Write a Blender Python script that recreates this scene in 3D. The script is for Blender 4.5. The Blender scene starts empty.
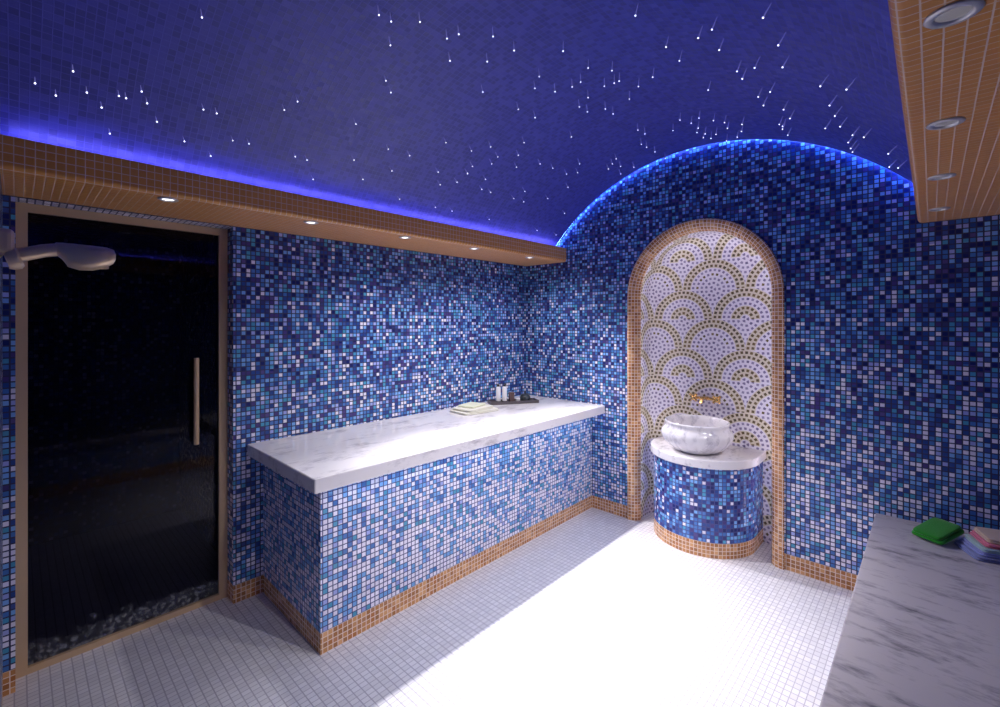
import bpy, bmesh, math, random
from mathutils import Vector, Matrix
random.seed(7)
PI = math.pi
scene = bpy.context.scene
COL = scene.collection

# ------------------------------------------------------------------ room measures (metres)
FRONT = -3.345            # front wall
RIGHT = 3.20              # right wall
HP = 0.10                 # plinth height
SZ0, SZ1, SZC = 2.076, 2.195, 2.12   # soffit underside, lip top, cove floor
LIPL, LIPR = 0.461, 2.732
VX, VZ, VR = 1.575, 1.201, 1.574     # vault: axis x, axis z, radius
NX, NZ, NR = 1.5825, 1.743, 0.4525   # niche: axis, springing height, inner radius
ND = 0.31                            # niche depth
DY0, DY1, DZ, DREC = -3.309, -2.489, 2.072, 0.121   # glass door opening

# ------------------------------------------------------------------ node helper
class X:
    """wraps a node socket so shader maths can be written as expressions"""
    def __init__(s, nt, k): s.nt, s.k = nt, k
    def op(s, o, *a):
        n = s.nt.nodes.new('ShaderNodeMath'); n.operation = o
        for i, v in enumerate((s,) + a):
            if isinstance(v, X): s.nt.links.new(v.k, n.inputs[i])
            else: n.inputs[i].default_value = v
        return X(s.nt, n.outputs[0])
    def __add__(s, o): return s.op('ADD', o)
    def __sub__(s, o): return s.op('SUBTRACT', o)
    def __mul__(s, o): return s.op('MULTIPLY', o)
    def __truediv__(s, o): return s.op('DIVIDE', o)
    def lt(s, o): return s.op('LESS_THAN', o)
    def gt(s, o): return s.op('GREATER_THAN', o)
    def mn(s, o): return s.op('MINIMUM', o)
    def mx(s, o): return s.op('MAXIMUM', o)
    def floor(s): return s.op('FLOOR')
    def fract(s): return s.op('FRACT')
    def abs(s): return s.op('ABSOLUTE')
    def sqrt(s): return s.op('SQRT')
    def mod(s, m): return s.op('FLOORED_MODULO', m)
    def inv(s): return (s * -1.0) + 1.0

def new_mat(name):
    m = bpy.data.materials.new(name); m.use_nodes = True
    nt = m.node_tree; b = nt.nodes['Principled BSDF']
    return m, nt, b

def simple(name, col, rough=.4, metal=0., emit=None, estr=0., spec=.5):
    m, nt, b = new_mat(name)
    b.inputs['Base Color'].default_value = (*col, 1)
    b.inputs['Roughness'].default_value = rough
    b.inputs['Metallic'].default_value = metal
    b.inputs['Specular IOR Level'].default_value = spec
    if emit:
        b.inputs['Emission Color'].default_value = (*emit, 1)
        b.inputs['Emission Strength'].default_value = estr
    return m

def link(nt, a, b): nt.links.new(a.k if isinstance(a, X) else a, b)

def mixc(nt, f, a, b):
    n = nt.nodes.new('ShaderNodeMix'); n.data_type = 'RGBA'
    link(nt, f, n.inputs[0])
    for v, i in ((a, 6), (b, 7)):
        if isinstance(v, tuple): n.inputs[i].default_value = (*v, 1)
        else: link(nt, v, n.inputs[i])
    return n.outputs[2]

def ramp(nt, f, stops, interp='CONSTANT'):
    n = nt.nodes.new('ShaderNodeValToRGB'); cr = n.color_ramp; cr.interpolation = interp
    while len(cr.elements) < len(stops): cr.elements.new(.5)
    for e, (p, c) in zip(cr.elements, stops): e.position = p; e.color = (*c, 1)
    link(nt, f, n.inputs[0]); return n.outputs[0]

def mosaic(name, stops, grout, pitch=.025, gw=.07, rough=.15, shift=None, vary=.12, tilt=.5, pitch_v=None, metal=0., seed=0., spec=.5, rvar=.16):
    """glass mosaic: every tile gets its own colour, gloss and slight tilt; UVs are in metres"""
    m, nt, b = new_mat(name)
    uv = nt.nodes.new('ShaderNodeUVMap'); sp = nt.nodes.new('ShaderNodeSeparateXYZ')
    nt.links.new(uv.outputs[0], sp.inputs[0])
    u = X(nt, sp.outputs[0]) / pitch; v = X(nt, sp.outputs[1]) / (pitch_v or pitch)
    iu, iv, fu, fv = u.floor(), v.floor(), u.fract(), v.fract()
    cb = nt.nodes.new('ShaderNodeCombineXYZ'); link(nt, iu, cb.inputs[0]); link(nt, iv, cb.inputs[1]); cb.inputs[2].default_value = seed
    wn = nt.nodes.new('ShaderNodeTexWhiteNoise'); wn.noise_dimensions = '3D'; nt.links.new(cb.outputs[0], wn.inputs[0])
    sc = nt.nodes.new('ShaderNodeSeparateColor'); nt.links.new(wn.outputs['Color'], sc.inputs[0])
    r1, r2, r3 = [X(nt, sc.outputs[i]) for i in range(3)]
    key = X(nt, wn.outputs['Value'])
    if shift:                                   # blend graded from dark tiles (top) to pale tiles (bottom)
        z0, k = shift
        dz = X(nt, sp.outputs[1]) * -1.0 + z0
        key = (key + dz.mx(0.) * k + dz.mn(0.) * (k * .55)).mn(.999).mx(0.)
    col = ramp(nt, key, stops)
    hs = nt.nodes.new('ShaderNodeHueSaturation'); link(nt, r1 * vary * 2 + (1 - vary), hs.inputs['Value'])
    nt.links.new(col, hs.inputs['Color'])
    edge = fu.mn(fu.inv()).mn(fv.mn(fv.inv()))
    g = edge.lt(gw)
    c = mixc(nt, g, hs.outputs[0], grout)
    nt.links.new(c, b.inputs['Base Color'])
    link(nt, (r2 * rvar + rough) * g.inv() + g * .6, b.inputs['Roughness'])
    b.inputs['Specular IOR Level'].default_value = spec
    if metal: link(nt, g.inv() * metal, b.inputs['Metallic'])
    if tilt:
        h = ((fu - .5) * (r2 - .5) + (fv - .5) * (r3 - .5)) * tilt + edge.mn(gw * 1.6) * 2.0
        bp = nt.nodes.new('ShaderNodeBump'); bp.inputs['Strength'].default_value = .35; bp.inputs['Distance'].default_value = .004
        link(nt, h, bp.inputs['Height']); nt.links.new(bp.outputs[0], b.inputs['Normal'])
    return m

NAVY, DEEP, MID, SKY, TEAL, PALE, PURP = (.016,.026,.17), (.030,.080,.33), (.07,.21,.57), (.20,.44,.82), (.08,.36,.58), (.78,.76,.88), (.085,.06,.26)
LAV = (.36,.42,.78)
BLEND = [(0., NAVY), (.08, PURP), (.17, DEEP), (.33, MID), (.52, TEAL), (.60, SKY), (.76, LAV), (.88, PALE)]
M_WALL = mosaic('blue_mosaic', BLEND, (.016,.018,.09), shift=(1.3, .28), gw=.115)
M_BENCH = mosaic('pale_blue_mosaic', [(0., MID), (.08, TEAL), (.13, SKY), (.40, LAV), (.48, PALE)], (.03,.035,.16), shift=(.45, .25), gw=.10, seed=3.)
M_PED = mosaic('pedestal_mosaic', [(0., NAVY), (.14, PURP), (.24, DEEP), (.42, MID), (.66, TEAL), (.74, SKY), (.93, PALE)], (.05,.06,.24), gw=.11, seed=5.)
M_TAN = mosaic('amber_mosaic', [(0., (.45,.19,.065)), (.35, (.54,.25,.09)), (.7, (.62,.33,.14)), (.9, (.40,.15,.045))], (.85,.70,.60), gw=.075, vary=.18, seed=7.)
M_SOFF = mosaic('brown_mosaic', [(0., (.56,.24,.05)), (.4, (.58,.25,.055)), (.8, (.54,.225,.047))], (.64,.49,.42), gw=.05, vary=.04, seed=9., rough=.34, rvar=.02, tilt=.05, pitch=.030, pitch_v=.0265)
M_VAULT = mosaic('night_blue_mosaic', [(0., (.036,.042,.33)), (.4, (.048,.055,.40)), (.8, (.030,.035,.27))], (.065,.075,.46), gw=.06, vary=.06, seed=11., rough=.36, tilt=.2, spec=.55)
M_FLOOR = mosaic('white_floor_mosaic', [(0., (.80,.78,.81)), (.5, (.84,.82,.85))], (.50,.47,.53), pitch=.0265, pitch_v=.036, gw=.065, vary=.03, rough=.3, tilt=.08, seed=13.)
M_STEAM = mosaic('dark_blue_mosaic', [(0., NAVY), (.4, DEEP), (.7, MID), (.9, PALE)], (.01,.01,.04), seed=15.)

def scallop_mat():
    """fish-scale mosaic: small square stones in rings, gilt on the outer rings"""
    m, nt, b = new_mat('gilt_scallop_mosaic')
    uv = nt.nodes.new('ShaderNodeUVMap'); sp = nt.nodes.new('ShaderNodeSeparateXYZ'); nt.links.new(uv.outputs[0], sp.inputs[0])
    R = .2262; NRI = 7.; w = R / NRI
    px = X(nt, sp.outputs[0]) - NX; pz = X(nt, sp.outputs[1]) - (2.023 - R)
    k = (pz / R).floor()                                    # row
    odd = k.mod(2.)
    zl = pz - k * R                                         # height above this row's centres
    xr = (px + odd * R + R).mod(2 * R) - R                  # this row
    xo = (px + odd.inv() * R + R).mod(2 * R) - R            # row above (offset)
    d1 = (xr * xr + zl * zl).sqrt(); zo = zl - R; d2 = (xo * xo + zo * zo).sqrt()
    ins = d1.lt(R)
    d = d1 * ins + d2 * ins.inv()
    ax = xr * ins + xo * ins.inv(); az = zl * ins + zo * ins.inv()
    q = d / w; ri = q.floor(); rf = q.fract()
    n = ((ri + .5) * (2 * PI)).op('ROUND')
    th = az.op('ARCTAN2', ax) / (2 * PI) + .5
    af = (th * n).fract(); ai = (th * n).floor()
    oddr = (k + 1.).mod(2.).lt(.5)                          # alternate rows carry the strong inner arch
    arch = ri.gt(.5) * ri.lt(2.5) * oddr
    faint = ri.gt(2.5) * ri.lt(3.5) * oddr.inv() * ai.mod(3.).lt(1.5)
    gold = ins * (ri.gt(4.5) + arch).mn(1.)
    hw = (gold * .03) + .26
    tile = (af - .5).abs().lt(hw) * (rf - .5).abs().lt(hw)
    wn = nt.nodes.new('ShaderNodeTexWhiteNoise'); cb = nt.nodes.new('ShaderNodeCombineXYZ')
    link(nt, ai + ax * 0., cb.inputs[0]); link(nt, ri, cb.inputs[1]); link(nt, k, cb.inputs[2]); nt.links.new(cb.outputs[0], wn.inputs[0])
    r = X(nt, wn.outputs['Value'])
    grey = ramp(nt, r, [(0., (.22,.19,.34)), (.5, (.30,.27,.42)), (.85, (.16,.14,.27))])
    gcol = ramp(nt, r, [(0., (.12,.085,.030)), (.5, (.17,.12,.045)), (.8, (.08,.06,.03))])
    tc = mixc(nt, (gold + faint * ins).mn(1.), grey, gcol)
    bg = mixc(nt, gold, (.80,.77,.87), (.84,.77,.62))          # gilt joints round the dark stones
    nt.links.new(mixc(nt, tile, bg, tc), b.inputs['Base Color'])
    link(nt, tile.inv() * gold * .12, b.inputs['Metallic'])
    link(nt, tile.inv() * gold * -.10 + .32, b.inputs['Roughness'])
    return m
M_SCAL = scallop_mat()

def marble(name, base, vein, scale, strength, warp=2., rough=.12, thr=.5):
    m, nt, b = new_mat(name)
    tc = nt.nodes.new('ShaderNodeTexCoord'); mp = nt.nodes.new('ShaderNodeMapping'); mp.inputs['Scale'].default_value = scale
    nt.links.new(tc.outputs['Object'], mp.inputs[0])
    n1 = nt.nodes.new('ShaderNodeTexNoise'); n1.inputs['Scale'].default_value = 1.; n1.inputs['Detail'].default_value = 7.; n1.inputs['Roughness'].default_value = .62; n1.inputs['Distortion'].default_value = warp
    nt.links.new(mp.outputs[0], n1.inputs['Vector'])
    f = X(nt, n1.outputs[0])
    v1 = ((f - .5).abs() * -9. + 1.).mx(0.) * .55
    n2 = nt.nodes.new('ShaderNodeTexNoise'); n2.inputs['Scale'].default_value = 1.7; n2.inputs['Detail'].default_value = 8.; n2.inputs['Roughness'].default_value = .7
    mp2 = nt.nodes.new('ShaderNodeMapping'); mp2.inputs['Scale'].default_value = scale; mp2.inputs['Location'].default_value = (3, 7, 1)
    nt.links.new(tc.outputs['Object'], mp2.inputs[0]); nt.links.new(mp2.outputs[0], n2.inputs['Vector'])
    v2 = ((X(nt, n2.outputs[0]) - thr) * 4.5).mx(0.).mn(1.)
    nt.links.new(mixc(nt, ((v1 * v2 * 1.2 + v2 * .8) * strength).mn(1.), base, vein), b.inputs['Base Color'])
    b.inputs['Roughness'].default_value = rough
    return m
M_MARB = marble('white_marble', (.84,.81,.83), (.34,.31,.36), (8., 3., 8.), .8, thr=.52)
M_MARB_R = marble('grey_streaked_marble', (.54,.495,.53), (.18,.17,.20), (3.2, 9.5, 9.5), .85, warp=1.6, thr=.50, rough=.25)
M_BASIN = marble('carved_marble', (.80,.77,.80), (.35,.33,.40), (9., 9., 6.), .8, thr=.50, rough=.14)

M_FRAME = simple('champagne_metal', (.66,.46,.28), .42, .3)
M_BRASS = simple('brass', (.80,.52,.20), .22, 1.)
M_BRONZE = simple('bronze', (.80,.60,.40), .33, .5)
M_CHROME = simple('satin_steel', (.55,.55,.60), .22, 1.)
M_RING = simple('satin_white_metal', (.60,.59,.62), .35, .5)
M_BLACK = simple('black_lacquer', (.015,.013,.015), .35)
M_TRAY = simple('slate_grey_wood', (.10,.085,.095), .5)
M_WHITEB = simple('white_ceramic', (.80,.78,.80), .2)
M_BROWNJ = simple('brown_wax', (.10,.055,.055), .35)
M_DGLASS = simple('dark_stone', (.035,.045,.055), .3)
M_LED = simple('blue_led', (.05,.05,.2), .5, emit=(.28,.28,1.), estr=32.)
M_LEDARC = simple('blue_led_arch', (.05,.05,.2), .5, emit=(.12,.27,1.), estr=34.)
M_LEDW = simple('white_led', (.3,.3,.3), .5, emit=(.92,.87,1.), estr=17.)
M_LEDB = simple('pale_blue_led', (.3,.3,.3), .5, emit=(.50,.72,1.), estr=9.)
M_LENS = simple('lit_lens', (.9,.9,.9), .3, emit=(1.,.96,.97), estr=3.)
M_LENS_OFF = simple('faint_lens', (.42,.40,.40), .12, emit=(1.,.93,.85), estr=.05)
M_TIP = simple('crystal_tip', (.9,.9,1.), .2, emit=(.80,.80,1.), estr=3.)
M_STEM = simple('crystal_stem', (.12,.12,.5), .2, emit=(.42,.40,1.), estr=.22)

def cloth(name, col, sc=500.):
    m, nt, b = new_mat(name)
    b.inputs['Base Color'].default_value = (*col, 1); b.inputs['Roughness'].default_value = .95; b.inputs['Specular IOR Level'].default_value = .1
    b.inputs['Sheen Weight'].default_value = .3
    tc = nt.nodes.new('ShaderNodeTexCoord'); n = nt.nodes.new('ShaderNodeTexNoise'); n.inputs['Scale'].default_value = sc
    nt.links.new(tc.outputs['Object'], n.inputs['Vector'])
    bp = nt.nodes.new('ShaderNodeBump'); bp.inputs['Strength'].default_value = .4; bp.inputs['Distance'].default_value = .002
    nt.links.new(n.outputs[0], bp.inputs['Height']); nt.links.new(bp.outputs[0], b.inputs['Normal'])
    return m

def glass_mat():
    m = bpy.data.materials.new('smoked_glass'); m.use_nodes = True; nt = m.node_tree; nt.nodes.clear()
    out = nt.nodes.new('ShaderNodeOutputMaterial'); tr = nt.nodes.new('ShaderNodeBsdfTransparent'); tr.inputs[0].default_value = (.32,.32,.46,1)
    gl = nt.nodes.new('ShaderNodeBsdfGlossy'); gl.inputs['Roughness'].default_value = .02; gl.inputs[0].default_value = (.8,.8,.9,1)
    fr = nt.nodes.new('ShaderNodeFresnel'); fr.inputs[0].default_value = 1.30
    mx = nt.nodes.new('ShaderNodeMixShader'); nt.links.new(fr.outputs[0], mx.inputs[0]); nt.links.new(tr.outputs[0], mx.inputs[1]); nt.links.new(gl.outputs[0], mx.inputs[2])
    # reflection of the bright floor, painted as ragged pale haze along the pane's foot
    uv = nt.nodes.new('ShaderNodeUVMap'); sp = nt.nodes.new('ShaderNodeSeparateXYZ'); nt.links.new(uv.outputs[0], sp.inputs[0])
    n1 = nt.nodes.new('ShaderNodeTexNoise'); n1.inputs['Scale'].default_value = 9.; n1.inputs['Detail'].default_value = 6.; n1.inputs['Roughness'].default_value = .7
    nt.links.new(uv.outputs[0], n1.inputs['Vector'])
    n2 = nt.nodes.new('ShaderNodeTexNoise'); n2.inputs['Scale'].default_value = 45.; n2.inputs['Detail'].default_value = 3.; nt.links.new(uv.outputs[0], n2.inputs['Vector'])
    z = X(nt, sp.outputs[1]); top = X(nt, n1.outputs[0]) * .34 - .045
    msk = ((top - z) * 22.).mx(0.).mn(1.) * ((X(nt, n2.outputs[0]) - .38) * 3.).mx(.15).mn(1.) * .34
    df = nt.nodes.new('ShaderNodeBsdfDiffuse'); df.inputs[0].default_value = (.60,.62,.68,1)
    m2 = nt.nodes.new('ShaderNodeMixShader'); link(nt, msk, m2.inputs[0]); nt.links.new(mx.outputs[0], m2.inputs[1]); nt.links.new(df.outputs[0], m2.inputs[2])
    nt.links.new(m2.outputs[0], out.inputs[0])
    return m
M_GLASS = glass_mat()

# ------------------------------------------------------------------ mesh helper
class MB:
    def __init__(s): s.v, s.f, s.uv, s.mi = [], [], [], []
    def poly(s, pts, uv=None, mi=0):
        pts = [Vector(p) for p in pts]
        if uv is None:
            n = Vector((0, 0, 0))
            for i in range(len(pts)):
                a, b = pts[i], pts[(i + 1) % len(pts)]
                n += Vector(((a.y - b.y) * (a.z + b.z), (a.z - b.z) * (a.x + b.x), (a.x - b.x) * (a.y + b.y)))
            ax = max(range(3), key=lambda i: abs(n[i]))
            o = [(1, 2), (0, 2), (0, 1)][ax]
            uv = [(p[o[0]], p[o[1]]) for p in pts]
        b = len(s.v); s.v += pts; s.f.append(list(range(b, b + len(pts)))); s.uv += list(uv); s.mi.append(mi)
    def box(s, x0, x1, y0, y1, z0, z1, skip='', mi=0):
        F = {'b': [(x0,y0,z0),(x0,y1,z0),(x1,y1,z0),(x1,y0,z0)], 't': [(x0,y0,z1),(x1,y0,z1),(x1,y1,z1),(x0,y1,z1)],
             'l': [(x0,y0,z0),(x0,y0,z1),(x0,y1,z1),(x0,y1,z0)], 'r': [(x1,y0,z0),(x1,y1,z0),(x1,y1,z1),(x1,y0,z1)],
             'f': [(x0,y0,z0),(x1,y0,z0),(x1,y0,z1),(x0,y0,z1)], 'k': [(x0,y1,z0),(x0,y1,z1),(x1,y1,z1),(x1,y1,z0)]}
        for k, p in F.items():
            if k not in skip: s.poly(p, mi=mi)
    def grid(s, P, UV=None, closed=False, mi=0):
        n, m = len(P), len(P[0])
        for i in range(n - 1):
            for j in range(m if closed else m - 1):
                k = (j + 1) % m
                pts = [P[i][j], P[i][k], P[i+1][k], P[i+1][j]]
                uv = None
                if UV: uv = [UV[i][j], UV[i][j+1], UV[i+1][j+1], UV[i+1][j]]
                s.poly(pts, uv, mi)
    def lathe(s, prof, n=32, c=(0,0,0), mi=0, fn=None, caps=True):
        rows = []
        for r, z in prof:
            row = []
            for j in range(n):
                a = 2 * PI * j / n
                rr = fn(r, z, a) if fn else r
                row.append((c[0] + rr * math.cos(a), c[1] + rr * math.sin(a), c[2] + z))
            rows.append(row)
        s.grid(rows, closed=True, mi=mi)
        if caps:
            if prof[0][0] > 1e-6: s.poly(rows[0][::-1], mi=mi)
            if prof[-1][0] > 1e-6: s.poly(rows[-1], mi=mi)
    def tube(s, path, rad, n=12, mi=0, caps=True, flat=None):
        path = [Vector(p) for p in path]; rows = []; ref = None
        for i, p in enumerate(path):
            t = (path[min(i + 1, len(path) - 1)] - path[max(i - 1, 0)]).normalized()
            if ref is None: ref = Vector((0, 0, 1)) if abs(t.z) < .9 else Vector((1, 0, 0))
            a = (ref - t * ref.dot(t)).normalized(); b = t.cross(a); ref = a
            r = rad[i] if isinstance(rad, (list, tuple)) else rad
            ra, rb = r if isinstance(r, (list, tuple)) else (r, r)
            rows.append([p + a * ra * math.cos(2 * PI * j / n) + b * rb * math.sin(2 * PI * j / n) for j in range(n)])
        s.grid(rows, closed=True, mi=mi)
        if caps: s.poly(rows[0][::-1], mi=mi); s.poly(rows[-1], mi=mi)
    def build(s, name, mats, parent=None, smooth=False, loc=(0,0,0), bevel=0., merge=True, subsurf=0, angle=None):
        me = bpy.data.meshes.new(name)
        me.from_pydata([p[:] for p in s.v], [], s.f)
        ul = me.uv_layers.new(name='UVMap')
        for i, c in enumerate(s.uv): ul.data[i].uv = c
        for m in (mats if isinstance(mats, list) else [mats]): me.materials.append(m)
        for p, i in zip(me.polygons, s.mi): p.material_index = i
        bm = bmesh.new(); bm.from_mesh(me)
        if merge: bmesh.ops.remove_doubles(bm, verts=bm.verts, dist=1e-5)
        bmesh.ops.recalc_face_normals(bm, faces=bm.faces)
        bm.to_mesh(me); bm.free()
        if smooth:
            for p in me.polygons: p.use_smooth = True
            if angle: me.set_sharp_from_angle(angle=angle)
        o = bpy.data.objects.new(name, me); COL.objects.link(o); o.location = loc
        if parent: o.parent = parent
        if bevel:
            b = o.modifiers.new('bevel', 'BEVEL'); b.width = bevel; b.segments = 3; b.limit_method = 'ANGLE'
        if subsurf:
            u = o.modifiers.new('sub', 'SUBSURF'); u.levels = u.render_levels = subsurf
        return o

def thing(name, label, cat, loc=(0,0,0), rz=0., group=None):
    o = bpy.data.objects.new(name, None); COL.objects.link(o); o.location = loc; o.rotation_euler.z = rz
    o.empty_display_size = .05
    o['label'] = label; o['category'] = cat
    if group: o['group'] = group
    return o
def tag(o, label, cat, group=None):
    o['label'] = label; o['category'] = cat
    if group: o['group'] = group
    return o
def struct(o, label=None, cat=None):
    o['kind'] = 'structure'
    if label: o['label'] = label; o['category'] = cat
    return o
def copy_tree(o, parent=None):
    c = o.copy(); COL.objects.link(c)
    if parent: c.parent = parent
    for ch in list(o.children): copy_tree(ch, c)
    return c

def vault_z(x, r=VR):
    return VZ + math.sqrt(max(r * r - (x - VX) ** 2, 0.))

# ------------------------------------------------------------------ SETTING
# floor
b = MB(); b.box(-.125, RIGHT, FRONT, 0., -.06, 0.); b.box(NX - .6, NX + .6, 0., ND + .05, -.06, 0.)
struct(b.build('floor', M_FLOOR), 'white square mosaic tile floor with pale grey joints', 'floor')

# left wall with the door opening
b = MB(); T = .14
b.poly([(0,DY1,HP),(0,0,HP),(0,0,2.2),(0,DY1,2.2)])
b.poly([(0,DY0,HP),(0,FRONT,HP),(0,FRONT,2.2),(0,DY0,2.2)])
b.poly([(0,DY0,DZ),(0,DY1,DZ),(0,DY1,2.2),(0,DY0,2.2)])
b.poly([(-T,DY1,HP),(0,DY1,HP),(0,DY1,DZ),(-T,DY1,DZ)])
b.poly([(-T,DY0,HP),(0,DY0,HP),(0,DY0,DZ),(-T,DY0,DZ)])
b.poly([(-T,DY0,DZ),(0,DY0,DZ),(0,DY1,DZ),(-T,DY1,DZ)])
struct(b.build('wall_left', M_WALL), 'blue mosaic side wall holding the smoked glass door', 'wall')
b = MB()
b.poly([(0,DY1,0),(0,0,0),(0,0,HP),(0,DY1,HP)]); b.poly([(-T,DY1,0),(0,DY1,0),(0,DY1,HP),(-T,DY1,HP)])
b.poly([(0,DY0,0),(0,FRONT,0),(0,FRONT,HP),(0,DY0,HP)]); b.poly([(-T,DY0,0),(0,DY0,0),(0,DY0,HP),(-T,DY0,HP)])
struct(b.build('baseboard_left', M_TAN), 'amber mosaic plinth strip along the door wall', 'baseboard')

# back wall with the arched niche opening
RO = NR + .0785
def arch_z(x):
    d = abs(x - NX)
    return NZ + math.sqrt(max(RO * RO - d * d, 0)) if d < RO else None
xs = sorted(set([0., NX - RO, NX + RO, RIGHT] + [NX - RO * math.cos(PI * i / 48) for i in range(49)] + [RIGHT * i / 24 for i in range(25)]))
b = MB(); bb = MB()
for a, c in zip(xs, xs[1:]):
    if c - a < 1e-7: continue
    mid = (a + c) / 2; top = lambda x: max(2.2, vault_z(x) + .05) if .25 < x < 2.9 else 2.2
    if abs(mid - NX) < RO:
        za = arch_z(a) or NZ; zc = arch_z(c) or NZ
        b.poly([(a,0,za),(c,0,zc),(c,0,top(c)),(a,0,top(a))])
    else:
        b.poly([(a,0,HP),(c,0,HP),(c,0,top(c)),(a,0,top(a))])
        bb.poly([(a,0,0),(c,0,0),(c,0,HP),(a,0,HP)])
struct(b.build('wall_back', M_WALL), 'blue mosaic end wall with an arched niche under the vault', 'wall')
struct(bb.build('baseboard_back', M_TAN), 'amber mosaic plinth strip along the end wall', 'baseboard')

# right and front walls (behind the camera)
b = MB(); b.poly([(RIGHT,FRONT,HP),(RIGHT,0,HP),(RIGHT,0,2.2),(RIGHT,FRONT,2.2)])
struct(b.build('wall_right', M_WALL), 'blue mosaic wall behind the grey bench', 'wall')
b = MB(); b.poly([(RIGHT,FRONT,0),(RIGHT,0,0),(RIGHT,0,HP),(RIGHT,FRONT,HP)]); struct(b.build('baseboard_right', M_TAN))
b = MB(); bb = MB()
for i in range(24):
    a, c = RIGHT * i / 24, RIGHT * (i + 1) / 24
    top = lambda x: max(2.2, vault_z(x) + .05) if .25 < x < 2.9 else 2.2
    b.poly([(a,FRONT,HP),(c,FRONT,HP),(c,FRONT,top(c)),(a,FRONT,top(a))]); bb.poly([(a,FRONT,0),(c,FRONT,0),(c,FRONT,HP),(a,FRONT,HP)])
struct(b.build('wall_front', M_WALL), 'blue mosaic wall holding the shower, at the edge of view', 'wall'); struct(bb.build('baseboard_front', M_TAN))

# vault
P, UV = [], []
a0 = math.acos((.315 - VX) / VR); a1 = PI - a0
for i in range(65):
    a = a0 + (a1 - a0) * i / 64
    x, z = VX + VR * math.cos(a), VZ + VR * math.sin(a)
    x2, z2 = VX + (VR + .045) * math.cos(a), VZ + (VR + .045) * math.sin(a)
    P.append([(x, FRONT, z), (x, -.036, z), (x2, -.036, z2), (x2, 0, z2)]); UV.append([(VR * a, FRONT), (VR * a, -.036), (VR * a, .009), (VR * a, .045)])
b = MB(); b.grid(P, UV)
struct(b.build('ceiling', M_VAULT, smooth=True, angle=.6), 'night-blue mosaic barrel vault set with tiny lights', 'ceiling')

# soffits with rounded lip
def soffit(name, wallx, lip, sgn, label):
    r = .022
    pr = [(wallx, SZ0)]
    pr += [(lip - sgn * r + sgn * r * math.sin(t), SZ0 + r - r * math.cos(t)) for t in [PI / 2 * i / 6 for i in range(7)]]
    pr += [(lip, SZ1), (lip - sgn * .036, SZ1), (lip - sgn * .036, SZC), (wallx, SZC)]
    L = [0.]
    for p, q in zip(pr, pr[1:]): L.append(L[-1] + math.dist(p, q))
    b = MB(); off = L[8]
    b.grid([[(x, FRONT, z), (x, 0, z)] for x, z in pr], [[(l - off, FRONT), (l - off, 0)] for l in L])
    return struct(b.build(name, M_SOFF, smooth=True, angle=.6), label, 'soffit')
soffit('trim_1', 0., LIPL, 1, 'amber tiled ledge under the vault above the glass door')
soffit('trim_2', RIGHT, LIPR, -1, 'amber tiled ledge under the vault above the grey bench')

# niche: bullnose surround + lining + back
def arch_path(off, n=40):
    r = NR + off
    pts = [(NX - r, z) for z in [NZ * i / 30 for i in range(30)]]
    pts += [(NX - r * math.cos(PI * i / n), NZ + r * math.sin(PI * i / n)) for i in range(n + 1)]
    pts += [(NX + r, NZ - NZ * (i + 1) / 30) for i in range(30)]
    return pts
RM = NR + .05
slen = [NZ * i / 30 for i in range(30)] + [NZ + RM * PI * i / 40 for i in range(41)] + [NZ + RM * PI + NZ * (i + 1) / 30 for i in range(30)]
prof = [(.08, .004)] + [(.08 - .08 + .08 * math.cos(t) if False else .08 - .08 * math.sin(t), .05 - .064 * math.cos(t)) for t in [PI / 2 * i / 10 for i in range(11)]] + [(0., .056), (.018, .0565)]
cl = [0.]
for p, q in zip(prof, prof[1:]): cl.append(cl[-1] + math.dist(p, q))
b = MB(); rows, uvs = [], []
for (off, y), c in zip(prof, cl):
    rows.append([(x, y, z) for x, z in arch_path(off)]); uvs.append([(s, c) for s in slen])
b.grid(rows, uvs)
struct(b.build('trim_3', M_TAN, smooth=True), 'rounded amber mosaic surround of the arched niche', 'niche surround')
FR = .11
prof = [(.015, .056), (.015, ND - FR)] + [(-FR + (FR + .015) * math.cos(t), ND - FR + FR * math.sin(t)) for t in [PI / 2 * i / 8 for i in range(1, 9)]]
cl = [0.]
for p, q in zip(prof, prof[1:]): cl.append(cl[-1] + math.dist(p, q))
b = MB(); rows, uvs = [], []
inner = arch_path(-FR)
for (off, y), c in zip(prof, cl):
    ext = cl[-1] - c
    rows.append([(x, y, z) for x, z in arch_path(off)])
    uvs.append([(x, z) for x, z in arch_path(-FR + ext)])
b.grid(rows, uvs)
b.poly([(x, ND, z) for x, z in inner], [(x, z) for x, z in inner])
struct(b.build('wall_niche', M_SCAL, smooth=True, angle=.5), 'niche lining of white mosaic with gilt fish-scale arcs', 'niche')

# steam room behind the glass
b = MB(); x0, x1, y0, y1, zt = -1.75, -.14, -3.9, -2.38, 2.15
b.poly([(x0,y0,0),(x0,y1,0),(x0,y1,zt),(x0,y0,zt)]); b.poly([(x0,y1,0),(x1,y1,0),(x1,y1,zt),(x0,y1,zt)]); b.poly([(x0,y0,0),(x1,y0,0),(x1,y0,zt),(x0,y0,zt)])
b.poly([(x0,y0,zt),(x1,y0,zt),(x1,y1,zt),(x0,y1,zt)])
b.poly([(x1,y0,0),(x1,DY0,0),(x1,DY0,zt),(x1,y0,zt)]); b.poly([(x1,DY1,0),(x1,y1,0),(x1,y1,zt),(x1,DY1,zt)]); b.poly([(x1,DY0,DZ),(x1,DY1,DZ),(x1,DY1,zt),(x1,DY0,zt)])
struct(b.build('wall_steam', M_STEAM), 'dim blue mosaic walls of the room behind the smoked glass', 'wall')
b = MB(); b.box(x0, -.125, y0, y1, -.06, -.002); struct(b.build('floor_steam', M_FLOOR))

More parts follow.
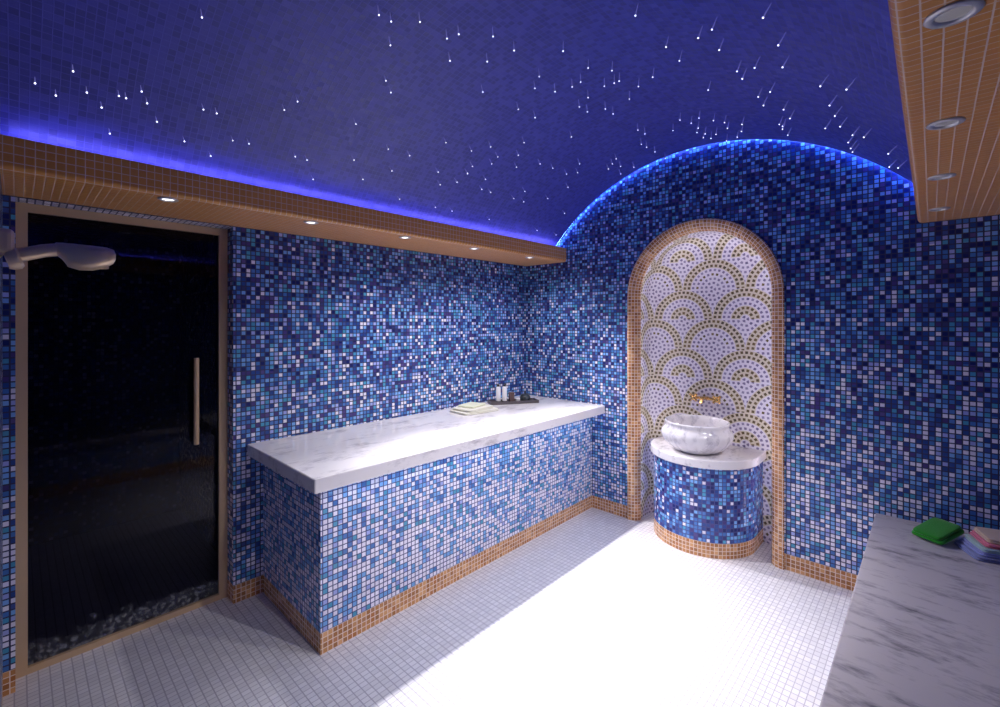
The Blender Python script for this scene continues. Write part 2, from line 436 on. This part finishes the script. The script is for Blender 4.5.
# ------------------------------------------------------------------ GLASS DOOR
door = bpy.data.objects.new('door_1', None); COL.objects.link(door); door.location = (-DREC, DY0, 0)
struct(door, 'smoked glass door in a champagne metal frame', 'door')
H = .037; x0, x1 = -.022, .022; W = DY1 - DY0; Zt = DZ - .001
b = MB(); b.box(x0, x1, 0, H, 0.001, Zt); b.box(x0, x1, W - H - .004, W, 0.001, Zt); b.box(x0, x1, H, W - H - .004, 0.001, .03); b.box(x0, x1, H, W - H - .004, Zt - .037, Zt)
b.build('door_frame', M_FRAME, door, bevel=.003, merge=False)
b = MB(); b.box(-.004, .004, H - .005, W - H + .001, .025, Zt - .03); o = b.build('glass_pane', M_GLASS, door); o['label'] = 'smoked glass pane with a pale floor reflection painted along its foot'
yh = .664 + .0; b = MB(); b.tube([(.050, yh, .895), (.050, yh, 1.357)], .0125, 16); hd = b.build('door_handle', M_FRAME, door, smooth=True, angle=.6); hd['label'] = 'vertical metal pull bar'
for zz in (.978, 1.275):
    b = MB(); b.tube([(.004, yh, zz), (.044, yh, zz)], .007, 10); b.build('handle_bracket', M_CHROME, hd, smooth=True, angle=.6)

# ------------------------------------------------------------------ BENCHES
t = thing('massage_bench', 'long bench by the glass door wall, white marble top on pale blue mosaic', 'bench', (.361, -1.1675, 0))
def rel(o, root):
    o.parent = root; o.matrix_parent_inverse = Matrix.Translation(-root.location); return o
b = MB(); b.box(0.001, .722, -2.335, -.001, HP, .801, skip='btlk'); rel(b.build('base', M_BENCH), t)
b = MB(); b.box(0.001, .7225, -2.3355, -.001, 0.0, HP, skip='btlk'); rel(b.build('plinth', M_TAN), t)
b = MB(); b.box(.795, .807, -2.30, -.02, .794, .8005); rel(b.build('light_strip', M_LEDB), t)
b = MB(); b.box(0.001, .846, -2.42, -.001, .801, .867); rel(b.build('marble_top', M_MARB, bevel=.007), t)

t = thing('seating_bench', 'low bench along the wall with a grey streaked marble top holding towels', 'bench', (2.88, -1.67, 0))
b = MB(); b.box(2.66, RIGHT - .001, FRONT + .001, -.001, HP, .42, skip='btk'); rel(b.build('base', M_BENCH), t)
b = MB(); b.box(2.66, RIGHT - .001, FRONT + .001, -.001, 0, HP, skip='btk'); rel(b.build('plinth', M_TAN), t)
b = MB(); b.box(2.559, RIGHT - .001, FRONT + .001, -.001, .42, .482); rel(b.build('marble_top', M_MARB_R, bevel=.005), t)

# ------------------------------------------------------------------ WASH STAND
CX, CY, CR = 1.580, .128, .343
t = thing('wash_stand', 'half-round blue mosaic wash stand with a marble top inside the niche', 'wash stand', (CX, CY, 0))
def dee(r, z0, z1, n=40, back=ND):
    """D-shaped wall: half circle to the front, straight to the back"""
    pts = [(-r, back - CY - .002)] + [(-r * math.cos(PI * i / n), -r * math.sin(PI * i / n)) for i in range(n + 1)] + [(r, back - CY - .002)]
    L = [0.]
    for p, q in zip(pts, pts[1:]): L.append(L[-1] + math.dist(p, q))
    return pts, L
pts, L = dee(CR, 0, 1)
b = MB(); b.grid([[(x, y, HP) for x, y in pts], [(x, y, .587) for x, y in pts]], [[(l, HP) for l in L], [(l, .587) for l in L]]); b.build('base', M_PED, t, smooth=True, angle=.6)
pts, L = dee(CR + .0005, 0, 1)
b = MB(); b.grid([[(x, y, 0) for x, y in pts], [(x, y, HP) for x, y in pts]], [[(l, 0) for l in L], [(l, HP) for l in L]]); b.build('plinth', M_TAN, t, smooth=True, angle=.6)
pts, L = dee(CR + .022, 0, 1)
b = MB(); b.poly([(x, y, .587) for x, y in pts][::-1]); b.poly([(x, y, .645) for x, y in pts])
b.grid([[(x, y, .587) for x, y in pts + pts[:1]], [(x, y, .645) for x, y in pts + pts[:1]]]); b.build('marble_top', M_MARB, t, bevel=.008)

# basin
bs = thing('wash_basin', 'lobed white marble bowl standing on the wash stand', 'basin', (1.58, -.008, .645))
prof = [(.100,0),(.128,.003),(.152,.014),(.186,.040),(.214,.070),(.233,.102),(.237,.124),(.230,.145),(.215,.164),(.207,.177),(.206,.188),(.212,.198),(.212,.206),(.205,.210),(.197,.205),(.192,.19),(.195,.165),(.205,.13),(.20,.105),(.18,.07),(.13,.035),(.06,.022),(0,.02)]
def lobe(r, z, a):
    k = max(0., 1 - abs(z - .06) / .07)
    return r * (1 + .026 * k * (abs(math.cos(9 * a)) - .5) * 2) if r > .1 else r
b = MB()
ext = prof[:14]
inn = prof[13:]
b.lathe(ext, 144, fn=lobe, caps=False); b.build('bowl', M_BASIN, bs, smooth=True, angle=1.2)
b = MB(); b.lathe(inn, 72, caps=False); b.build('inner_bowl', M_BASIN, bs, smooth=True)
b = MB(); b.lathe([(.022,.0225),(.022,.026),(.012,.027),(0,.027)], 20, caps=False); b.build('drain', M_BRASS, bs, smooth=True)

# tap
fx, fz = 1.545, .970
tp = thing('basin_tap', 'gold two-handle wall tap above the lobed bowl', 'tap', (fx, ND, fz))
b = MB(); b.tube([(-.075,-.03,0),(.075,-.03,0)], .011, 14); b.tube([(0,-.001,0),(0,-.03,0)], .014, 14)
b.tube([(0,-.03,0),(0,-.07,.012),(0,-.105,.012),(0,-.13,-.004),(0,-.137,-.025)], [.012,.011,.011,.010,.011], 14); b.build('spout', M_BRASS, tp, smooth=True, angle=.8)
for sx in (-1, 1):
    b = MB(); b.lathe([(.018,-.022),(.022,-.01),(.020,.012),(.010,.02),(0,.022)], 16, (sx*.085, -.04, .004))
    for k in range(4):
        a = PI / 4 + k * PI / 2
        d = Vector((math.cos(a), -.25, math.sin(a)))
        p = Vector((sx*.085, -.052, .004)); b.tube([p, p + d * .02, p + d * .036], [.007, .007, .010], 10)
    b.build('tap_handle', M_BRASS, tp, smooth=True, angle=.8)

# ------------------------------------------------------------------ SHOWER on the front wall
SX = 1.45
CAMP = Vector((2.7865, -3.3052, 1.55))
def sp_(y, z):        # measured at x=1.75, carried out to x=SX
    k = (CAMP.x - SX) / (CAMP.x - 1.75)
    return Vector((SX, CAMP.y + (y - CAMP.y) * k, CAMP.z + (z - CAMP.z) * k))
sh = thing('shower_head', 'bronze shower head on a bracket jutting past the glass door', 'shower', (SX, FRONT, 1.68))
b = MB()
b.tube([sp_(-3.318, 1.650), sp_(-3.300, 1.655), sp_(-3.275, 1.6645), sp_(-3.258, 1.668), sp_(-3.247, 1.667)], [.0125,.0135,.0135,.0135,.012], 20)
rel(b.build('shower_arm', M_BRONZE, smooth=True, angle=.7), sh)
b = MB(); b.tube([sp_(-3.316, 1.647), sp_(-3.311, 1.648), sp_(-3.304, 1.650), sp_(-3.301, 1.651)], [.020,.0225,.0225,.018], 24)
b.tube([(SX, FRONT, sp_(0, 1.66).z), sp_(-3.322, 1.650)], .017, 20)
rel(b.build('swivel_nut', M_BRONZE, smooth=True, angle=.7), sh)
c = sp_(-3.312, 1.676)
b = MB(); b.box(SX - .02, SX + .02, FRONT, c.y + .006, c.z - .028, c.z + .022); rel(b.build('wall_bracket', M_BRONZE, bevel=.010), sh)
# flat flared head, lofted from the elbow to the front edge
secs = []
for y, zt_, zb_, hw in [(-3.262,1.679,1.660,.012),(-3.254,1.6795,1.653,.018),(-3.246,1.679,1.641,.030),(-3.232,1.6785,1.637,.040),(-3.215,1.678,1.638,.044),(-3.200,1.677,1.643,.042),(-3.191,1.674,1.650,.036),(-3.189,1.668,1.654,.030)]:
    p, q = sp_(y, zt_), sp_(y, zb_); mid = (p + q) / 2; hh = (p.z - q.z) / 2; ring = []
    for j in range(24):
        a = 2 * PI * j / 24; ca, sa = math.cos(a), math.sin(a)
        ring.append((SX + hw * math.copysign(abs(ca) ** .6, ca), mid.y, mid.z + hh * math.copysign(abs(sa) ** .6, sa)))
    secs.append(ring)
b = MB(); b.grid(secs, closed=True); b.poly(secs[0][::-1]); b.poly(secs[-1]); rel(b.build('spray_head', M_BRONZE, smooth=True, angle=.7), sh)
b = MB(); q = sp_(-3.222, 1.6365); b.lathe([(.034,.002),(.034,-.002),(0,-.003)], 28, (SX, q.y, q.z + .009)); o = rel(b.build('spray_plate', M_BRONZE, smooth=True, angle=.6), sh); o.rotation_euler = (0,0,0)

# ------------------------------------------------------------------ DOWNLIGHTS
def spot(name, loc, power, parent, tilt=(0.,0.,-1.), size=120., blend=.8, col=(1,.965,.985)):
    l = bpy.data.lights.new(name, 'SPOT'); l.energy = power; l.spot_size = math.radians(size); l.spot_blend = blend; l.shadow_soft_size = .022; l.color = col
    o = bpy.data.objects.new(name, l); COL.objects.link(o)
    o.rotation_euler = Vector(tilt).to_track_quat('-Z', 'Y').to_euler(); o.parent = parent; o.location = loc
    return o
def downlight(x, y, label, lens, group):
    d = thing('downlight', label, 'ceiling light', (x, y, SZ0), 0, group)
    b = MB(); b.lathe([(.037,.0),(.038,-.0025),(.035,-.005),(.028,-.006),(.025,-.005),(.023,-.001)], 40, caps=False); b.build('ring', M_RING, d, smooth=True)
    b = MB(); b.lathe([(.0235,-.0008),(.018,-.0022),(.010,-.003),(0,-.0032)], 32, caps=False); b.build('lens', lens, d, smooth=True)
    return d
lefts = [(-2.86, 'lit downlight in the ledge right above the glass door', 2.),
         (-2.24, 'lit downlight in the ledge above the near end of the long bench', 34.),
         (-1.65, 'lit downlight above the long bench, second from its near end', 130.),
         (-1.06, 'lit downlight above the folded cream towels', 150.),
         (-.44, 'lit downlight above the dark tray, closest to the end wall', 110.)]
for y, lab, pw in lefts:
    d = downlight(.41, y, lab, M_LENS, 'lit downlights over the long bench')
    spot('downlight_beam', (0, 0, -.012), pw, d, (.68, .0, -1.), 72., 1.)
    if y > -2: spot('downlight_spill', (0, 0, -.012), pw * .17, d, (.12, 0, -1.), 150., 1.)
POW_R = 55.
rights = [(-2.21, 'largest steel downlight in the ledge over the grey bench, at the top corner'),
          (-1.62, 'second steel downlight over the grey bench, just past the largest one'),
          (-1.01, 'third steel downlight over the grey bench, next but one to the end wall'),
          (-.36, 'small steel downlight over the grey bench right beside the end wall')]
for y, lab in rights:
    d = downlight(2.813, y, lab, M_LENS_OFF, 'steel downlights over the grey bench')
    spot('downlight_beam', (0, 0, -.012), POW_R * (.65 if y < -2 else .6 if y > -.5 else 1.3), d, (-.95, -.25 if y > -.5 else 0, -1.), 84., 1.)

# ------------------------------------------------------------------ BLUE LED STRIPS
def led(x, label):
    b = MB(); b.box(x - .003, x + .003, FRONT + .02, -.02, 2.172, 2.184)
    tag(b.build('led_strip', M_LED), label, 'light strip', 'blue light strips')
led(LIPL - .041, 'blue light strip hidden in the ledge above the glass door')
led(LIPR + .041, 'blue light strip hidden in the ledge above the grey bench')
pa = []
for i in range(61):
    a = a0 - .05 + (a1 - a0 + .10) * i / 60
    pa.append((VX + (VR + .014) * math.cos(a), -.021, VZ + (VR + .014) * math.sin(a)))
b = MB(); b.tube(pa, .004, 8)
tag(b.build('led_strip', M_LEDARC, smooth=True), 'thin blue light strip following the arch of the end wall', 'light strip', 'blue light strips')

b = MB(); b.grid([[(x, y, z) for x, z in arch_path(off)[2:-2]] for off, y in [(.005,.0585),(.011,.0585),(.011,.0635),(.005,.0635),(.005,.0585)]])
tag(b.build('led_strip', M_LEDW), 'slim white light strip behind the amber surround of the niche', 'light strip')

# ------------------------------------------------------------------ STAR LIGHTS
stars = []
def zs(ox, oy, k, pts): stars.extend([(ox + a / k, oy + b_ / k) for a, b_ in pts])
zs(0, 0, 3.996, [(807,70),(292,285),(140,333),(223,382),(347,370),(406,430),(439,534),(475,384),(504,393),(566,366),(588,413),(627,487),(737,565),(842,624),(813,438),(866,453),(930,562),(995,575)])
zs(250, 0, 3.996, [(515,60),(564,86),(679,88),(561,181),(787,154),(834,137),(971,146),(799,243),(948,246),(930,368),(543,323),(563,370),(190,406),(137,440),(423,496),(181,626),(228,640),(416,640),(553,596),(638,622),(567,683),(783,570),(752,688),(885,603),(889,665),(869,692),(962,587),(966,655),(990,627)])
zs(500, 0, 3.996, [(56,202),(252,204),(541,62),(352,272),(447,282),(456,332),(476,324),(157,306),(139,353),(220,366),(288,347),(322,328),(417,345),(517,396),(553,346),(610,308),(352,390),(317,427),(349,447),(421,435),(452,455),(73,437),(140,470),(285,547),(96,570),(73,620),(66,668),(160,655),(211,672),(266,696),(310,690),(318,655),(551,520),(579,535),(565,577),(586,588),(619,607),(464,635),(449,655),(433,675),(482,665),(535,668),(482,695),(663,188),(717,243),(792,152),(847,118),(876,200),(947,285),(968,315),(832,360),(691,522),(719,480),(764,492),(795,472),(787,530),(792,512),(813,550),(820,535),(843,553),(863,537),(853,482),(897,490),(909,513),(905,563),(967,497),(965,525),(948,548),(661,633)])
zs(750, 0, 2.828, [(37,50),(80,128),(13,192),(92,190),(23,274),(57,260),(38,298),(95,310),(113,335),(83,352),(92,357),(92,365),(107,382),(199,244),(273,253),(225,298),(240,328),(255,358),(213,363),(290,382),(278,403),(285,420),(290,430),(322,388),(391,435),(394,472),(419,475)])
zs(430, 150, 6.667, [(180,215),(68,232),(250,158),(370,195),(345,262),(404,282),(558,324),(632,276),(625,345),(785,324),(897,422),(920,248),(36,382),(147,407),(395,463),(714,536),(840,566)])
zs(230, 130, 5., [(416,247),(665,247),(848,346)])
F, YAW, SY = 456.705, .7571884, 321.916
fwv = Vector((-math.sin(YAW), math.cos(YAW), 0)); rtv = Vector((math.cos(YAW), math.sin(YAW), 0)); upv = Vector((0, 0, 1))
STL = .042
proto = None
def star_mesh():
    b = MB()
    b.tube([(0,0,0),(0,0,STL*.55),(0,0,STL)], [.0008,.0018,.0026], 6, mi=1)
    b.lathe([(0,STL-.0029),(.0021,STL-.0020),(.0029,STL),(.0021,STL+.0020),(0,STL+.0029)], 10, mi=0, caps=False)
    return b
for (u, v) in stars:
    d = fwv + rtv * ((u - 500) / F) - upv * ((v - SY) / F)
    r = VR - STL
    A = d.x ** 2 + d.z ** 2; ox, oz = CAMP.x - VX, CAMP.z - VZ
    B = 2 * (ox * d.x + oz * d.z); Cc = ox * ox + oz * oz - r * r
    tt = (-B + math.sqrt(B * B - 4 * A * Cc)) / (2 * A)
    p = CAMP + d * tt
    if p.y > -.012 or p.y < FRONT + .01: continue
    n = Vector((VX - p.x, 0, VZ - p.z)).normalized()
    if proto is None:
        proto = star_mesh().build('star_light', [M_TIP, M_STEM], smooth=True)
        tag(proto, 'tiny white point light set in the night-blue vault', 'star light', 'star lights in the vault'); o = proto
    else:
        o = proto.copy(); COL.objects.link(o)
    o.location = p - n * STL
    o.rotation_euler = Vector((0, 0, 1)).rotation_difference(n).to_euler()

# ------------------------------------------------------------------ TOWELS, TRAY, BOTTLES
def towel(name, w, l, h, mat, loc, rz, label, group=None, folds=2, seed=0, sag=0.):
    """folded towel: stacked soft folds joined round one long edge, slightly uneven"""
    rnd = random.Random(seed)
    t = None; b = MB(); hh = h / folds
    for k in range(folds):
        ins = .004 + rnd.random() * .006; n, m = 12, 10; dx, dy = (rnd.random() - .5) * .006, (rnd.random() - .5) * .006
        z0, z1 = k * hh, (k + 1) * hh
        ring = []
        for j in range(40):          # superellipse outline
            a = 2 * PI * j / 40; ca, sa = math.cos(a), math.sin(a)
            ring.append((math.copysign(abs(ca) ** .22, ca), math.copysign(abs(sa) ** .22, sa)))
        rows = []
        for s_, q in [(.0, .0), (.9, .0), (.985, .12), (1., .35), (1., .65), (.985, .88), (.9, 1.), (.5, 1.03), (.0, 1.04)]:
            rows.append([((w / 2 - ins * (k % 2)) * s_ * x + dx, (l / 2 - ins) * s_ * y + dy,
                          z0 + (z1 - z0) * (q * .985) + sag * math.sin(3.1 * x + 2. * y + seed) * q * min(1, 2 - s_)) for x, y in ring])
        b.grid(rows, closed=True)
    o = b.build(name, mat, smooth=True, loc=loc); o.rotation_euler.z = rz
    return tag(o, label, 'towel', group)

CREAM = cloth('cream_towelling', (.76,.74,.64)); CREAM2 = cloth('pale_lime_towelling', (.72,.74,.56))
ZB = .8672
towel('folded_towel', .235, .34, .016, CREAM, (.235, -.895, ZB), -.08, 'cream folded towel at the bottom of the small pile on the white marble', 'cream towels on the white marble', 2, 1)
towel('folded_towel', .205, .29, .016, CREAM, (.222, -.895, ZB + .0165), .06, 'cream folded towel in the middle of the small pile on the white marble', 'cream towels on the white marble', 2, 2)
towel('folded_towel', .15, .20, .012, CREAM2, (.195, -.88, ZB + .033), .22, 'smaller yellowish cream towel topping the pile on the white marble', 'cream towels on the white marble', 1, 3)

tr = thing('tray', 'dark grey rectangular tray in the corner of the white marble bench', 'tray', (.222, -.43, ZB), math.radians(59.))
b = MB(); b.box(-.21, .21, -.06, .06, 0, .010); b.build('tray_base', M_TRAY, tr, bevel=.002)
b = MB(); b.box(-.21, .21, -.06, -.052, .010, .024); b.box(-.21, .21, .052, .06, .010, .024); b.box(-.21, -.202, -.052, .052, .010, .024); b.box(.202, .21, -.052, .052, .010, .024)
b.build('tray_rim', M_TRAY, tr, bevel=.002, merge=False)
ca, sa = math.cos(math.radians(59.)), math.sin(math.radians(59.))
def on_tray(a, c): return (.222 + a * ca - c * sa, -.43 + a * sa + c * ca, ZB + .0105)
def bottle(loc, h, r, label):
    o = thing('bottle', label, 'bottle', loc, 0, 'white bottles on the dark tray')
    b = MB(); b.lathe([(r*.92,0),(r,.003),(r,.014),(r*.98,.016)], 24); b.build('foot', M_BLACK, o, smooth=True, angle=.6)
    b = MB(); b.lathe([(r*.97,.016),(r*.99,.020),(r*.99,h-.026),(r*.9,h-.020),(r*.5,h-.017)], 24); b.build('body', M_WHITEB, o, smooth=True, angle=.6)
    b = MB(); b.lathe([(r*.5,h-.017),(r*.55,h-.014),(r*.55,h-.003),(r*.4,h)], 20); b.build('cap', M_BLACK, o, smooth=True, angle=.6)
bottle(on_tray(-.135, -.018), .152, .0205, 'white black-capped bottle at the near end of the dark tray')
bottle(on_tray(-.082, -.022), .152, .0205, 'white black-capped bottle standing between the other white bottle and the brown candle')
bottle(on_tray(-.062, .032), .150, .0165, 'white black-capped bottle at the back of the tray behind the brown candle')
o = thing('candle', 'square dark brown candle standing mid tray', 'candle', on_tray(-.020, -.02), math.radians(59.))
b = MB(); b.box(-.02, .02, -.02, .02, 0, .085); b.build('wax_block', M_BROWNJ, o, bevel=.003)
b = MB(); b.tube([(0,0,.085),(.001,0,.097)], .0012, 6); b.build('wick', M_BLACK, o)
o = thing('jar', 'round dark stone jar at the far end of the tray', 'jar', on_tray(.105, -.004))
b = MB(); b.lathe([(.032,0),(.043,.01),(.046,.028),(.042,.045),(.037,.049)], 32); b.build('body', M_DGLASS, o, smooth=True, angle=.7)
b = MB(); b.lathe([(.038,.049),(.040,.053),(.028,.062),(.010,.066),(.008,.072),(.013,.079),(.010,.086),(0,.088)], 28, caps=False); b.build('lid', M_DGLASS, o, smooth=True, angle=.9)
o = thing('tea_light', 'small white candle cup between the brown candle and the dark jar', 'candle', on_tray(.034, -.026))
b = MB(); b.lathe([(.016,0),(.019,.004),(.019,.03),(.016,.032),(.015,.026),(0,.026)], 20, caps=False); b.build('cup', M_WHITEB, o, smooth=True, angle=.7)

ZR = .4822
BLUE = cloth('periwinkle_towelling', (.25,.28,.60)); BLUE2 = cloth('slate_blue_towelling', (.20,.23,.48)); TEALC = cloth('grey_teal_towelling', (.33,.46,.50)); PINK = cloth('rose_towelling', (.62,.16,.26)); BEIGE = cloth('peach_beige_towelling', (.62,.45,.36)); GREEN = cloth('green_towelling', (.02,.25,.022))
g = 'coloured towels on the grey marble'
SXY = (3.005, -.228)
towel('folded_towel', .24, .20, .019, BLUE2, (*SXY, ZR), .42, 'slate blue folded towel at the bottom of the coloured pile on grey marble', g, 2, 4)
towel('folded_towel', .228, .192, .018, BLUE, (SXY[0]+.010, SXY[1]+.002, ZR + .0198), .41, 'periwinkle blue folded towel, second from the bottom of the coloured pile', g, 2, 5)
towel('folded_towel', .205, .185, .018, TEALC, (SXY[0]+.014, SXY[1]-.004, ZR + .0386), .36, 'grey teal folded towel in the middle of the coloured pile', g, 2, 6)
towel('folded_towel', .18, .18, .018, PINK, (SXY[0]+.020, SXY[1]+.004, ZR + .0574), .30, 'rose pink folded towel just under the beige one', g, 2, 7)
towel('folded_towel', .175, .17, .018, BEIGE, (SXY[0]+.024, SXY[1]+.014, ZR + .0762), .28, 'peach beige folded towel on top of the coloured pile', g, 2, 8)
o = towel('folded_towel', .135, .19, .030, GREEN, (2.810, -.196, ZR + .030), -.52, 'bright green folded towel leaning on the left side of the coloured pile', g, 2, 9)
o.rotation_euler.x = .24

# ------------------------------------------------------------------ CAMERA, WORLD, COLOUR
cam = bpy.data.cameras.new('camera'); co = bpy.data.objects.new('camera', cam); COL.objects.link(co)
co.location = CAMP; co.rotation_euler = (PI / 2, 0, YAW)
cam.sensor_fit = 'HORIZONTAL'; cam.sensor_width = 36.; cam.lens = F / 1000 * 36.; cam.shift_y = -(353.5 - SY) / 1000; cam.clip_start = .01
scene.camera = co
w = bpy.data.worlds.new('world'); scene.world = w; w.use_nodes = True
w.node_tree.nodes['Background'].inputs[0].default_value = (0, 0, 0, 1)
scene.view_settings.view_transform = 'Standard'; scene.view_settings.look = 'None'; scene.view_settings.gamma = 1.; scene.view_settings.exposure = 0.; scene.view_settings.use_curve_mapping = False
scene.cycles.max_bounces = 10; scene.cycles.diffuse_bounces = 6; scene.cycles.glossy_bounces = 4; scene.cycles.transparent_max_bounces = 8
scene.cycles.sample_clamp_indirect = 6.
